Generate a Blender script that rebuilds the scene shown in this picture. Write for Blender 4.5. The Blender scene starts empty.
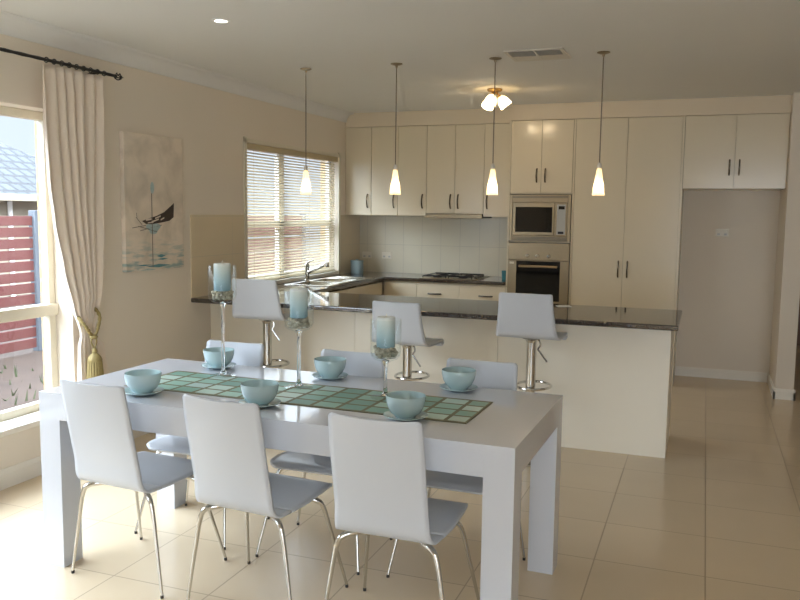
import bpy, bmesh, math, random
from mathutils import Vector, Matrix
random.seed(7)
PI = math.pi
S = bpy.context.scene
COL = S.collection

# ------------------------------------------------------------------ materials
def lin(c):
    return tuple(((v/255)/12.92 if v/255 <= .04045 else ((v/255+.055)/1.055)**2.4) for v in c)

def nodes_of(m):
    m.use_nodes = True
    return m.node_tree.nodes, m.node_tree.links

def mat(name, rgb, rough=.5, metal=0., spec=.5, coat=0., noise=.04, nscale=6., bump=0., bscale=200., trans=0., sheen=0.):
    """Principled with a faint procedural variation of the base colour."""
    m = bpy.data.materials.new(name)
    N, L = nodes_of(m)
    p = N['Principled BSDF']
    base = lin(rgb)
    p.inputs['Roughness'].default_value = rough
    p.inputs['Metallic'].default_value = metal
    p.inputs['Specular IOR Level'].default_value = spec
    p.inputs['Coat Weight'].default_value = coat
    p.inputs['Coat Roughness'].default_value = .04
    p.inputs['Transmission Weight'].default_value = trans
    p.inputs['Sheen Weight'].default_value = sheen
    tc = N.new('ShaderNodeTexCoord')
    nz = N.new('ShaderNodeTexNoise'); nz.inputs['Scale'].default_value = nscale; nz.inputs['Detail'].default_value = 3
    L.new(tc.outputs['Object'], nz.inputs['Vector'])
    mx = N.new('ShaderNodeMix'); mx.data_type = 'RGBA'
    mx.inputs['A'].default_value = tuple(max(0, v*(1-noise)) for v in base)+(1,)
    mx.inputs['B'].default_value = tuple(min(1, v*(1+noise)) for v in base)+(1,)
    L.new(nz.outputs['Fac'], mx.inputs['Factor'])
    L.new(mx.outputs['Result'], p.inputs['Base Color'])
    if bump:
        n2 = N.new('ShaderNodeTexNoise'); n2.inputs['Scale'].default_value = bscale
        L.new(tc.outputs['Object'], n2.inputs['Vector'])
        b = N.new('ShaderNodeBump'); b.inputs['Strength'].default_value = bump; b.inputs['Distance'].default_value = .002
        L.new(n2.outputs['Fac'], b.inputs['Height']); L.new(b.outputs['Normal'], p.inputs['Normal'])
    return m

def math_node(N, L, op, a, b=None):
    n = N.new('ShaderNodeMath'); n.operation = op
    for i, v in enumerate((a, b)):
        if v is None: continue
        if isinstance(v, (int, float)): n.inputs[i].default_value = v
        else: L.new(v, n.inputs[i])
    return n.outputs[0]

def grid_mat(name, rgb, grout, axes, size, offs, gap, rough, spec=.5, var=.05, rough_g=.6, bump=.3, noise=.05, palette=None, coat=0.):
    """Tiles: a grid on two object axes with grout lines; each tile varies a little."""
    m = bpy.data.materials.new(name)
    N, L = nodes_of(m); p = N['Principled BSDF']
    tc = N.new('ShaderNodeTexCoord'); sp = N.new('ShaderNodeSeparateXYZ'); L.new(tc.outputs['Object'], sp.inputs[0])
    lines = []; cells = []
    for ax, s, o in zip(axes, size, offs):
        u = math_node(N, L, 'DIVIDE', math_node(N, L, 'SUBTRACT', sp.outputs[ax], o), s)
        c = math_node(N, L, 'FLOOR', u); f = math_node(N, L, 'SUBTRACT', u, c)
        d = math_node(N, L, 'MINIMUM', f, math_node(N, L, 'SUBTRACT', 1., f))
        lines.append(math_node(N, L, 'LESS_THAN', d, gap/s/2)); cells.append(c)
    line = math_node(N, L, 'MAXIMUM', *lines)
    cv = N.new('ShaderNodeCombineXYZ'); L.new(cells[0], cv.inputs[0]); L.new(cells[1], cv.inputs[1])
    wn = N.new('ShaderNodeTexWhiteNoise'); wn.noise_dimensions = '3D'; L.new(cv.outputs[0], wn.inputs['Vector'])
    if palette:
        rp = N.new('ShaderNodeValToRGB'); rp.color_ramp.interpolation = 'CONSTANT'
        el = rp.color_ramp.elements
        while len(el) < len(palette): el.new(.5)
        for i, c in enumerate(palette): el[i].position = i/len(palette); el[i].color = lin(c)+(1,)
        L.new(wn.outputs['Value'], rp.inputs[0]); tile = rp.outputs[0]
    else:
        b = lin(rgb)
        t = N.new('ShaderNodeMix'); t.data_type = 'RGBA'
        t.inputs['A'].default_value = tuple(v*(1-var) for v in b)+(1,); t.inputs['B'].default_value = tuple(min(1, v*(1+var)) for v in b)+(1,)
        nz = N.new('ShaderNodeTexNoise'); nz.inputs['Scale'].default_value = 3.; nz.inputs['Detail'].default_value = 6
        L.new(tc.outputs['Object'], nz.inputs['Vector'])
        fac = math_node(N, L, 'ADD', math_node(N, L, 'MULTIPLY', wn.outputs['Value'], .35), math_node(N, L, 'MULTIPLY', nz.outputs['Fac'], .65))
        L.new(fac, t.inputs['Factor']); tile = t.outputs['Result']
    mx = N.new('ShaderNodeMix'); mx.data_type = 'RGBA'; L.new(line, mx.inputs['Factor']); L.new(tile, mx.inputs['A'])
    mx.inputs['B'].default_value = lin(grout)+(1,)
    L.new(mx.outputs['Result'], p.inputs['Base Color'])
    r = N.new('ShaderNodeMix'); r.data_type = 'FLOAT'; L.new(line, r.inputs['Factor'])
    r.inputs['A'].default_value = rough; r.inputs['B'].default_value = rough_g; L.new(r.outputs['Result'], p.inputs['Roughness'])
    p.inputs['Specular IOR Level'].default_value = spec; p.inputs['Coat Weight'].default_value = coat
    if bump:
        bn = N.new('ShaderNodeBump'); bn.inputs['Strength'].default_value = bump; bn.inputs['Distance'].default_value = .002; bn.invert = True
        L.new(line, bn.inputs['Height']); L.new(bn.outputs['Normal'], p.inputs['Normal'])
    return m

def brick_mat(name, c1, c2, mortar, w, h, axis_rot, rough=.85, msize=.012):
    m = bpy.data.materials.new(name); N, L = nodes_of(m); p = N['Principled BSDF']
    tc = N.new('ShaderNodeTexCoord'); mp = N.new('ShaderNodeMapping'); mp.inputs['Rotation'].default_value = axis_rot
    L.new(tc.outputs['Object'], mp.inputs['Vector'])
    b = N.new('ShaderNodeTexBrick'); L.new(mp.outputs[0], b.inputs['Vector'])
    b.inputs['Color1'].default_value = lin(c1)+(1,); b.inputs['Color2'].default_value = lin(c2)+(1,); b.inputs['Mortar'].default_value = lin(mortar)+(1,)
    b.inputs['Scale'].default_value = 1; b.inputs['Brick Width'].default_value = w; b.inputs['Row Height'].default_value = h; b.inputs['Mortar Size'].default_value = msize
    L.new(b.outputs['Color'], p.inputs['Base Color']); p.inputs['Roughness'].default_value = rough
    return m

def pane_mat(name, tint=(1, 1, 1), gloss=.05):
    """Thin clear sheet: see-through with a fresnel reflection."""
    m = bpy.data.materials.new(name); N, L = nodes_of(m)
    N.remove(N['Principled BSDF']); out = N['Material Output']
    t = N.new('ShaderNodeBsdfTransparent'); t.inputs[0].default_value = tint+(1,)
    g = N.new('ShaderNodeBsdfGlossy'); g.inputs['Roughness'].default_value = gloss
    f = N.new('ShaderNodeFresnel'); f.inputs[0].default_value = 1.4
    mx = N.new('ShaderNodeMixShader'); gm = N.new('ShaderNodeNewGeometry'); L.new(math_node(N, L, 'MULTIPLY', f.outputs[0], math_node(N, L, 'SUBTRACT', 1., gm.outputs['Backfacing'])), mx.inputs[0]); L.new(t.outputs[0], mx.inputs[1]); L.new(g.outputs[0], mx.inputs[2])
    L.new(mx.outputs[0], out.inputs['Surface'])
    return m

def shade_mat(name, rgb, emit, estr):
    """Frosted lamp glass: lets the bulb's light through and glows."""
    m = bpy.data.materials.new(name); N, L = nodes_of(m); N.remove(N['Principled BSDF']); out = N['Material Output']
    d = N.new('ShaderNodeBsdfDiffuse'); d.inputs[0].default_value = lin(rgb)+(1,)
    t = N.new('ShaderNodeBsdfTranslucent'); t.inputs[0].default_value = lin(rgb)+(1,)
    mx = N.new('ShaderNodeMixShader'); mx.inputs[0].default_value = .6; L.new(d.outputs[0], mx.inputs[1]); L.new(t.outputs[0], mx.inputs[2])
    e = N.new('ShaderNodeEmission'); e.inputs[0].default_value = lin(emit)+(1,); e.inputs[1].default_value = estr
    ad = N.new('ShaderNodeAddShader'); L.new(mx.outputs[0], ad.inputs[0]); L.new(e.outputs[0], ad.inputs[1])
    L.new(ad.outputs[0], out.inputs['Surface'])
    return m

def emit_mat(name, rgb, s):
    m = bpy.data.materials.new(name); N, L = nodes_of(m); N.remove(N['Principled BSDF'])
    e = N.new('ShaderNodeEmission'); e.inputs[0].default_value = lin(rgb)+(1,); e.inputs[1].default_value = s
    L.new(e.outputs[0], N['Material Output'].inputs['Surface'])
    return m

def granite_mat():
    m = bpy.data.materials.new('dark_granite'); N, L = nodes_of(m); p = N['Principled BSDF']
    tc = N.new('ShaderNodeTexCoord'); v = N.new('ShaderNodeTexVoronoi'); v.inputs['Scale'].default_value = 140
    n = N.new('ShaderNodeTexNoise'); n.inputs['Scale'].default_value = 45; n.inputs['Detail'].default_value = 5
    L.new(tc.outputs['Object'], v.inputs['Vector']); L.new(tc.outputs['Object'], n.inputs['Vector'])
    r = N.new('ShaderNodeValToRGB'); el = r.color_ramp.elements
    el[0].position = .35; el[0].color = lin((38, 31, 27))+(1,); el[1].position = .75; el[1].color = lin((84, 73, 64))+(1,)
    k = math_node(N, L, 'ADD', math_node(N, L, 'MULTIPLY', v.outputs['Color'], .4), math_node(N, L, 'MULTIPLY', n.outputs['Fac'], .6))
    L.new(k, r.inputs[0]); L.new(r.outputs[0], p.inputs['Base Color'])
    p.inputs['Roughness'].default_value = .06; p.inputs['Specular IOR Level'].default_value = .85; p.inputs['IOR'].default_value = 1.7
    return m

def candle_mat(z0, z1):
    """Dyed wax: white at the top of the candle, blue at its foot."""
    m = bpy.data.materials.new('dyed_wax'); N, L = nodes_of(m); p = N['Principled BSDF']
    tc = N.new('ShaderNodeTexCoord'); sp = N.new('ShaderNodeSeparateXYZ'); L.new(tc.outputs['Object'], sp.inputs[0])
    mr = N.new('ShaderNodeMapRange'); mr.inputs[1].default_value = z0; mr.inputs[2].default_value = z1; L.new(sp.outputs[2], mr.inputs[0])
    r = N.new('ShaderNodeValToRGB'); el = r.color_ramp.elements
    el[0].color = lin((132, 166, 184))+(1,); el[1].color = lin((226, 232, 230))+(1,); el[1].position = .9
    e = el.new(.35); e.color = lin((178, 204, 214))+(1,)
    L.new(mr.outputs[0], r.inputs[0]); L.new(r.outputs[0], p.inputs['Base Color']); p.inputs['Roughness'].default_value = .45
    p.inputs['Subsurface Weight'].default_value = .0
    return m

def painted_canvas_mat():
    m = bpy.data.materials.new('painted_canvas'); N, L = nodes_of(m); p = N['Principled BSDF']
    tc = N.new('ShaderNodeTexCoord')
    n1 = N.new('ShaderNodeTexNoise'); n1.inputs['Scale'].default_value = 5; n1.inputs['Detail'].default_value = 8; n1.inputs['Distortion'].default_value = .6
    L.new(tc.outputs['Object'], n1.inputs['Vector'])
    r = N.new('ShaderNodeValToRGB'); el = r.color_ramp.elements
    el[0].position = .35; el[0].color = lin((202, 190, 174))+(1,); el[1].position = .6; el[1].color = lin((228, 215, 198))+(1,)
    L.new(n1.outputs['Fac'], r.inputs[0])
    # streaks of blue-green in the lower quarter: a band in z times stretched noise
    sp = N.new('ShaderNodeSeparateXYZ'); L.new(tc.outputs['Object'], sp.inputs[0])
    mp = N.new('ShaderNodeMapping'); mp.inputs['Scale'].default_value = (1, 5, 28); L.new(tc.outputs['Object'], mp.inputs[0])
    n2 = N.new('ShaderNodeTexNoise'); n2.inputs['Scale'].default_value = 1.2; n2.inputs['Detail'].default_value = 5; L.new(mp.outputs[0], n2.inputs['Vector'])
    band = N.new('ShaderNodeMapRange'); band.inputs[1].default_value = .24; band.inputs[2].default_value = .06; L.new(sp.outputs[2], band.inputs[0])
    s = N.new('ShaderNodeMapRange'); s.inputs[1].default_value = .48; s.inputs[2].default_value = .62; L.new(n2.outputs['Fac'], s.inputs[0])
    f = math_node(N, L, 'MULTIPLY', math_node(N, L, 'MULTIPLY', band.outputs[0], s.outputs[0]), .75)
    mx = N.new('ShaderNodeMix'); mx.data_type = 'RGBA'; L.new(f, mx.inputs['Factor']); L.new(r.outputs[0], mx.inputs['A']); mx.inputs['B'].default_value = lin((120, 160, 162))+(1,)
    L.new(mx.outputs['Result'], p.inputs['Base Color']); p.inputs['Roughness'].default_value = .8
    return m

M = {}
M['wall'] = mat('warm_white_paint', (229, 219, 204), .75, noise=.02, nscale=2)
M['bulk'] = mat('cream_matt_paint', (220, 206, 182), .6, noise=.02)
M['ceil'] = mat('ceiling_paint', (229, 228, 224), .85, noise=.015, nscale=2)
M['trim'] = mat('satin_trim_paint', (234, 229, 218), .4, noise=.02)
M['floor'] = grid_mat('floor_tile', (222, 203, 174), (172, 152, 127), (0, 1), (.4725, .4725), (1.297, -3.245), .006, .22, var=.07, bump=.15)
M['splash'] = grid_mat('splashback_tile', (208, 200, 178), (178, 170, 153), (0, 2), (.2125, .305), (.1, .897), .004, .18, var=.03, bump=.25)
M['splash_side'] = grid_mat('beige_wall_tile', (222, 206, 176), (198, 186, 162), (1, 2), (.6, .305), (-3.2, .897), .004, .2, var=.03, bump=.2)
M['cab'] = mat('cream_gloss_laminate', (220, 208, 183), .18, spec=.5, noise=.015)
M['pen'] = mat('pale_panel_laminate', (240, 232, 215), .3, noise=.015)
M['granite'] = granite_mat()
M['white_gloss'] = mat('white_gloss_lacquer', (204, 207, 214), .1, spec=.5, coat=.3, noise=.01)
M['white_ply'] = mat('white_satin_shell', (200, 204, 211), .28, noise=.01)
M['chrome'] = mat('chrome', (205, 203, 198), .12, 1., noise=.03)
M['pull'] = mat('dull_chrome_pull', (128, 118, 104), .2, 1., noise=.05)
M['steel'] = mat('brushed_steel', (158, 144, 120), .3, 1., noise=.08, nscale=40)
M['steel_dark'] = mat('dark_steel', (96, 90, 82), .35, 1., noise=.05)
M['black_glass'] = mat('black_glass', (14, 14, 15), .05, noise=.1)
M['black'] = mat('black_iron', (28, 25, 23), .5, noise=.1)
M['rubber'] = mat('dark_rubber', (60, 56, 52), .7)
M['aqua'] = mat('aqua_glazed_ceramic', (182, 205, 208), .14, coat=.4, noise=.03)
M['aqua_in'] = mat('aqua_glaze_inside', (150, 190, 198), .14, coat=.4, noise=.03)
M['runner'] = grid_mat('woven_square_runner', (0, 0, 0), (116, 112, 84), (0, 1), (.1145, .09), (0, 0), .016, .4, bump=0,
                       palette=[(160, 194, 180), (122, 166, 152), (186, 208, 198), (140, 180, 166), (110, 154, 142), (172, 194, 190)])
M['runner_edge'] = mat('runner_border_weave', (116, 112, 84), .6)
M['glass'] = mat('clear_glass', (250, 252, 252), .02, trans=1., noise=0.)
M['cup_glass'] = pane_mat('thin_clear_glass', (.97, .985, .98), .02)
M['pane'] = pane_mat('window_pane', (.97, .98, .98), .01)
M['pebble'] = mat('grey_shell_pebbles', (176, 168, 150), .6, noise=.6, nscale=45)
M['wick'] = mat('wick', (225, 220, 205), .8)
M['curtain'] = mat('cream_curtain_cloth', (226, 212, 196), .9, noise=.03, nscale=30, bump=.1, bscale=500, sheen=.2)
M['gold_rope'] = mat('olive_gold_cord', (150, 132, 82), .6, noise=.25, nscale=90)
M['blind'] = shade_mat('ivory_blind_slat', (240, 234, 218), (0, 0, 0), 0.)
M['blind_rail'] = mat('beige_blind_rail', (196, 180, 146), .5, noise=.02)
M['frame'] = mat('cream_window_frame', (222, 214, 194), .4, noise=.02)
M['canvas'] = painted_canvas_mat()
M['paint_dark'] = mat('dark_brown_paint', (62, 52, 46), .7, noise=.4, nscale=40)
M['paint_pale'] = mat('pale_blue_paint', (170, 190, 190), .7, noise=.2, nscale=40)
M['paint_teal'] = mat('teal_paint', (92, 142, 148), .7, noise=.2, nscale=40)
M['paint_line'] = mat('grey_line_paint', (120, 112, 102), .7)
M['brass'] = mat('antique_brass', (170, 138, 84), .3, 1., noise=.08)
M['shade'] = shade_mat('frosted_pendant_glass', (250, 240, 220), (255, 206, 140), .1)
M['shade2'] = shade_mat('frosted_spot_glass', (255, 246, 226), (255, 222, 150), .2)
M['bulb'] = emit_mat('lamp_bulb', (255, 226, 178), 3.)
M['down'] = emit_mat('downlight_lamp', (255, 246, 230), 5.)
M['cord'] = mat('grey_cord', (120, 108, 92), .5)
M['vent'] = mat('vent_white', (214, 208, 196), .5)
M['vent_dark'] = mat('vent_duct', (70, 64, 58), .8)
M['plate'] = mat('white_plastic', (218, 211, 194), .35)
M['screen'] = mat('grey_key_panel', (176, 176, 172), .35)
M['canister'] = mat('pale_blue_canister', (150, 172, 180), .3)
M['teal_glass'] = mat('teal_glass', (64, 120, 124), .15)
M['paper'] = mat('white_paper', (232, 230, 224), .7)
M['sink'] = mat('sink_steel', (206, 202, 192), .22, 1., noise=.04)
M['ground'] = mat('dry_earth', (52, 37, 27), .95, noise=.35, nscale=3)
M['grass'] = mat('rough_grass', (60, 66, 42), .95, noise=.3, nscale=20)
M['fence'] = mat('red_stained_slat', (86, 40, 36), .75, noise=.15, nscale=4)
M['fence_post'] = mat('blue_grey_post', (74, 80, 88), .6)
M['brick'] = brick_mat('cream_brick', (190, 160, 116), (178, 146, 102), (160, 146, 122), .24, .086, (PI/2, 0, 0))
M['house_wall'] = mat('cream_render', (150, 142, 124), .9)
M['roof'] = brick_mat('grey_roof_tile', (56, 60, 66), (48, 52, 58), (26, 28, 32), .3, .33, (0, 0, PI/2), msize=.05)
M['white'] = mat('white_exterior_paint', (240, 240, 238), .5)
M['door'] = mat('timber_door', (120, 78, 52), .5, noise=.15, nscale=12)

# ------------------------------------------------------------------ mesh helper
class MB:
    def __init__(s): s.bm = bmesh.new()
    def box(s, x0, x1, y0, y1, z0, z1, mi=0):
        v = [s.bm.verts.new((x, y, z)) for z in (z0, z1) for y in (y0, y1) for x in (x0, x1)]
        for f in ((0, 2, 3, 1), (4, 5, 7, 6), (0, 1, 5, 4), (2, 6, 7, 3), (0, 4, 6, 2), (1, 3, 7, 5)):
            s.bm.faces.new([v[i] for i in f]).material_index = mi
        return s
    def lathe(s, prof, seg=32, c=(0, 0, 0), closed=False):
        rings = []
        for r, z in prof:
            if r < 1e-6: rings.append([s.bm.verts.new((c[0], c[1], c[2]+z))])
            else: rings.append([s.bm.verts.new((c[0]+r*math.cos(2*PI*i/seg), c[1]+r*math.sin(2*PI*i/seg), c[2]+z)) for i in range(seg)])
        pairs = list(zip(rings, rings[1:]))
        if closed: pairs.append((rings[-1], rings[0]))
        for a, b in pairs:
            for i in range(seg):
                j = (i+1) % seg
                if len(a) == 1 and len(b) == 1: continue
                if len(a) == 1: s.bm.faces.new((a[0], b[j], b[i]))
                elif len(b) == 1: s.bm.faces.new((a[i], a[j], b[0]))
                else: s.bm.faces.new((a[i], a[j], b[j], b[i]))
        return s
    def tube(s, pts, rad, seg=12, loop=False, cap=True):
        pts = [Vector(p) for p in pts]; n = len(pts)
        if isinstance(rad, (int, float)): rad = [rad]*n
        up = None; rings = []
        for i, p in enumerate(pts):
            if loop: t = pts[(i+1) % n]-pts[i-1]
            else: t = pts[min(i+1, n-1)]-pts[max(i-1, 0)]
            t.normalize()
            if up is None: up = Vector((0, 0, 1)) if abs(t.z) < .9 else Vector((1, 0, 0))
            a = t.cross(up)
            if a.length < 1e-4: a = t.orthogonal()
            a.normalize(); up = a.cross(t); up.normalize()
            rings.append([s.bm.verts.new(p+(a*math.cos(2*PI*k/seg)+up*math.sin(2*PI*k/seg))*rad[i]) for k in range(seg)])
        pr = list(zip(rings, rings[1:]))
        if loop: pr.append((rings[-1], rings[0]))
        for a, b in pr:
            for k in range(seg): s.bm.faces.new((a[k], a[(k+1) % seg], b[(k+1) % seg], b[k]))
        if cap and not loop:
            s.bm.faces.new(rings[0][::-1]); s.bm.faces.new(rings[-1])
        return s
    def poly(s, pts, d):
        """closed outline pts (3-D, planar) extruded by the vector d"""
        a = [s.bm.verts.new(p) for p in pts]; b = [s.bm.verts.new(Vector(p)+Vector(d)) for p in pts]
        n = len(pts); s.bm.faces.new(a[::-1]); s.bm.faces.new(b)
        for i in range(n): s.bm.faces.new((a[i], a[(i+1) % n], b[(i+1) % n], b[i]))
        return s
    def grid(s, fn, nu, nv):
        v = [[s.bm.verts.new(fn(i/nu, j/nv)) for i in range(nu+1)] for j in range(nv+1)]
        for j in range(nv):
            for i in range(nu): s.bm.faces.new((v[j][i], v[j][i+1], v[j+1][i+1], v[j+1][i]))
        return s
    def cells(s, cu, cv, filled, w0, w1, fn):
        """slab with holes: cells of cu x cv where filled(u,v), between w0 and w1; fn maps (u,v,w) to xyz"""
        vd = {}
        def V(i, j, k):
            if (i, j, k) not in vd: vd[i, j, k] = s.bm.verts.new(fn(cu[i], cv[j], (w0, w1)[k]))
            return vd[i, j, k]
        F = lambda i, j: 0 <= i < len(cu)-1 and 0 <= j < len(cv)-1 and filled((cu[i]+cu[i+1])/2, (cv[j]+cv[j+1])/2)
        for i in range(len(cu)-1):
            for j in range(len(cv)-1):
                if not F(i, j): continue
                s.bm.faces.new((V(i, j, 1), V(i+1, j, 1), V(i+1, j+1, 1), V(i, j+1, 1)))
                s.bm.faces.new((V(i, j, 0), V(i, j+1, 0), V(i+1, j+1, 0), V(i+1, j, 0)))
                for (di, dj, a, b) in ((-1, 0, (i, j), (i, j+1)), (1, 0, (i+1, j+1), (i+1, j)), (0, -1, (i+1, j), (i, j)), (0, 1, (i, j+1), (i+1, j+1))):
                    if not F(i+di, j+dj): s.bm.faces.new((V(*a, 0), V(*a, 1), V(*b, 1), V(*b, 0)))
        bmesh.ops.recalc_face_normals(s.bm, faces=s.bm.faces)
        return s
    def build(s, name, m, parent=None, bevel=0., smooth=True, seg=2, solid=0., angle=35, loc=None, rot=None):
        me = bpy.data.meshes.new(name)
        bmesh.ops.recalc_face_normals(s.bm, faces=s.bm.faces)
        s.bm.to_mesh(me); s.bm.free()
        for x in (m if isinstance(m, (list, tuple)) else [m]): me.materials.append(x)
        if smooth:
            for p in me.polygons: p.use_smooth = True
            me.set_sharp_from_angle(angle=math.radians(angle))
        o = bpy.data.objects.new(name, me); COL.objects.link(o)
        if parent: o.parent = parent
        if loc: o.location = loc
        if rot: o.rotation_euler = rot
        if solid:
            md = o.modifiers.new('thickness', 'SOLIDIFY'); md.thickness = solid; md.offset = 0
        if bevel:
            md = o.modifiers.new('bevel', 'BEVEL'); md.width = bevel; md.segments = seg; md.limit_method = 'ANGLE'; md.angle_limit = math.radians(40)
        return o

def tag(o, label, cat, group=None):
    o['label'] = label; o['category'] = cat
    if group: o['group'] = group
    return o
def thing(name, label, cat, loc=(0, 0, 0), rz=0., group=None):
    o = bpy.data.objects.new(name, None); COL.objects.link(o); o.empty_display_size = .1
    o.location = loc; o.rotation_euler = (0, 0, rz)
    return tag(o, label, cat, group)
def struct(o):
    o['kind'] = 'structure'; return o
def copy_thing(root, loc, rz, label, group=None):
    r = root.copy(); COL.objects.link(r); r.location = loc; r.rotation_euler = (0, 0, rz); r['label'] = label
    if group: r['group'] = group
    for ch in list(root.children):
        c = ch.copy(); COL.objects.link(c); c.parent = r
        for g in ch.children:
            d = g.copy(); COL.objects.link(d); d.parent = c
    return r
def spline(P, n):
    """Catmull-Rom through P, n samples per span"""
    P = [Vector(p) for p in P]; Q = [2*P[0]-P[1]]+P+[2*P[-1]-P[-2]]; out = []
    for i in range(1, len(Q)-2):
        a, b, c, d = Q[i-1:i+3]
        for k in range(n):
            t = k/n
            out.append(.5*((2*b)+(c-a)*t+(2*a-5*b+4*c-d)*t*t+(3*b-a-3*c+d)*t**3))
    out.append(P[-1]); return out
def lerp_table(T, z):
    """T: list of (z, value) rising in z"""
    if z <= T[0][0]: return T[0][1]
    for (a, x), (b, y) in zip(T, T[1:]):
        if z <= b:
            t = (z-a)/(b-a); t = t*t*(3-2*t)*.5+t*.5
            return x+(y-x)*t
    return T[-1][1]

# ------------------------------------------------------------------ the room
H = 2.575
XR, YR, YH = 6.4, -12.5, 2.6         # right wall, rear wall, end of the hall
W1 = (-7.6, -4.39, .335, 2.12)       # dining window: y0, y1, z0, z1
W2 = (-2.372, -.565, .935, 2.112)    # kitchen window
def hole_left(y, z):
    return not any(a < y < b and c < z < d for a, b, c, d in (W1, W2))
cy = sorted({YR, W1[0], W1[1], W2[0], W2[1], 0.}); cz = sorted({0., W1[2], W1[3], W2[2], W2[3], H})
struct(MB().cells(cy, cz, hole_left, -.13, 0., lambda u, v, w: (w, u, v)).build('wall_left', M['wall'], smooth=False))
cyb = sorted({YR-.12, W1[0], W1[1]-.045, W2[0], W2[1], .12}); czb = sorted({-.3, W1[2]-.02, W1[3], W2[2], W2[3], H})
def hole_brick(y, z):
    return not any(a < y < b and c < z < d for a, b, c, d in ((W1[0], W1[1]-.045, W1[2]-.02, W1[3]), W2))
struct(MB().cells(cyb, czb, hole_brick, -.2, -.131, lambda u, v, w: (w, u, v)).build('wall_outside', M['brick'], smooth=False))
struct(MB().box(-.13, XR+.1, YR-.12, YH+.1, -.12, 0).build('floor', M['floor'], smooth=False))
struct(MB().box(-.125, XR+.1, YR-.12, YH+.1, H, H+.12).build('ceiling', M['ceil'], smooth=False))
struct(MB().box(0, 4.36, 0, .1, 0, H).build('wall_back', M['wall'], smooth=False))
struct(MB().box(4.214, 4.357, -.736, 0, 0, H).build('wall_wing', M['wall'], smooth=False))
struct(MB().box(4.26, XR, YH, YH+.1, 0, H).build('wall_hall', M['wall'], smooth=False))
struct(MB().box(4.26, 4.36, .1, YH, 0, H).build('wall_passage', M['wall'], smooth=False))
struct(MB().box(XR, XR+.1, YR, YH, 0, H).build('wall_right', M['wall'], smooth=False))
D1 = (3.3, 6.2, 0., 2.35)              # sliding doors in the rear wall
cxr = sorted({0., XR, D1[0], D1[1]}); czr = sorted({0., H, D1[3]})
struct(MB().cells(cxr, czr, lambda x, z: not (D1[0] < x < D1[1] and z < D1[3]), YR-.1, YR, lambda u, v, w: (u, w, v)).build('wall_rear', M['wall'], smooth=False))
# bulkhead over the cabinets
struct(MB().box(0, 1.803, -.385, 0, 2.43, H).box(1.803, 4.214, -.595, 0, 2.43, H).build('trim_1', M['bulk'], smooth=False))
# cove cornice on the left wall: concave strip
b = MB(); arc = [(0, H-.095), (.012, H-.095)]+[(.09-.078*math.cos(t*PI/2/6), H-.09+.078*math.sin(t*PI/2/6)) for t in range(7)]+[(.098, H-.003), (.098, H), (0, H)]
b.poly([(x, YR, z) for x, z in arc], (0, -.386-YR, 0)); struct(b.build('trim_2', M['ceil']))
# baseboards
def base_profile(d=.014, h=.11): return [(0, 0), (d, 0), (d, h-.025), (d*.55, h-.01), (d*.35, h), (0, h)]
b = MB(); b.poly([(x, YR, z) for x, z in base_profile()], (0, -2.925-YR, 0)); struct(b.build('baseboard_left', M['trim'], smooth=False))
b = MB(); b.poly([(3.378, -x, z) for x, z in base_profile(h=.09)], (.836-.014, 0, 0)); struct(b.build('baseboard_back', M['trim'], smooth=False))
b = MB(); b.poly([(4.2, -.736-x, z) for x, z in base_profile(h=.09)], (.171, 0, 0)); b.poly([(4.214-x, -.75, z) for x, z in base_profile(h=.09)], (0, .75, 0)); b.poly([(4.357+x, -.75, z) for x, z in base_profile(h=.09)], (0, .85, 0))
struct(b.build('baseboard_wing', M['trim'], smooth=False))
# tiled splashbacks
struct(MB().box(.009, 1.803, -.008, 0, .897, 1.53).build('wall_splashback', M['splash'], smooth=False))
struct(MB().box(0, .008, -3.166, W2[0]-.045, .897, 1.517).box(0, .008, -.52, 0, .897, 1.517).build('wall_splashback_side', M['splash_side'], smooth=False))

# ---- dining window
wn = bpy.data.objects.new('window_1', None); COL.objects.link(wn); struct(wn)
y0, y1, z0, z1 = W1
b = MB(); ft, xo, xi = .05, -.178, -.128
b.box(xo, xi, y0, y0+ft, z0, z1).box(xo, xi, y1-ft, y1, z0, z1).box(xo, xi, y0, y1, z1-.05, z1).box(xo, xi, y0, y1, z0, z0+.05)
for yy in (-5.75, -7.05): b.box(xo, xi, yy-.03, yy+.03, z0, z1)
b.build('window_frame', M['frame'], wn, bevel=.004)
MB().box(-.178, -.105, y0, y1-.002, .905, .975).build('transom_rail', M['frame'], wn, bevel=.004)
MB().box(-.155, -.149, y0+ft, y1-ft, z0+.05, z1-.05).build('pane', M['pane'], wn, smooth=False)
MB().box(-.127, .045, y0-.05, y1+.06, z0-.03, z0+.004).build('window_sill', M['trim'], wn, bevel=.006)
# ---- kitchen window
wk = bpy.data.objects.new('window_2', None); COL.objects.link(wk); struct(wk)
y0, y1, z0, z1 = W2
b = MB(); xo, xi = -.12, -.075
b.box(xo, xi, y0, y0+.05, z0, z1).box(xo, xi, y1-.05, y1, z0, z1).box(xo, xi, y0, y1, z1-.05, z1).box(xo, xi, y0, y1, z0, z0+.05)
b.box(xo, xi, -1.68, -1.58, z0, z1).box(xo, xi, y0, y1, 1.40, 1.46)
b.build('window_frame', M['white'], wk, bevel=.004)
MB().box(-.1, -.095, y0+.05, y1-.05, z0+.05, z1-.05).build('pane', M['pane'], wk, smooth=False)
MB().box(-.12, .02, y0-.0, y1+.0, z0-.036, z0).build('window_sill', M['trim'], wk, bevel=.004)
b = MB(); b.box(0, .014, y0-.042, y0, z0, z1+.045).box(0, .014, y1, y1+.042, z0, z1+.045).box(0, .014, y0-.042, y1+.042, z1, z1+.03)
b.build('architrave', M['frame'], wk, bevel=.003)

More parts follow.
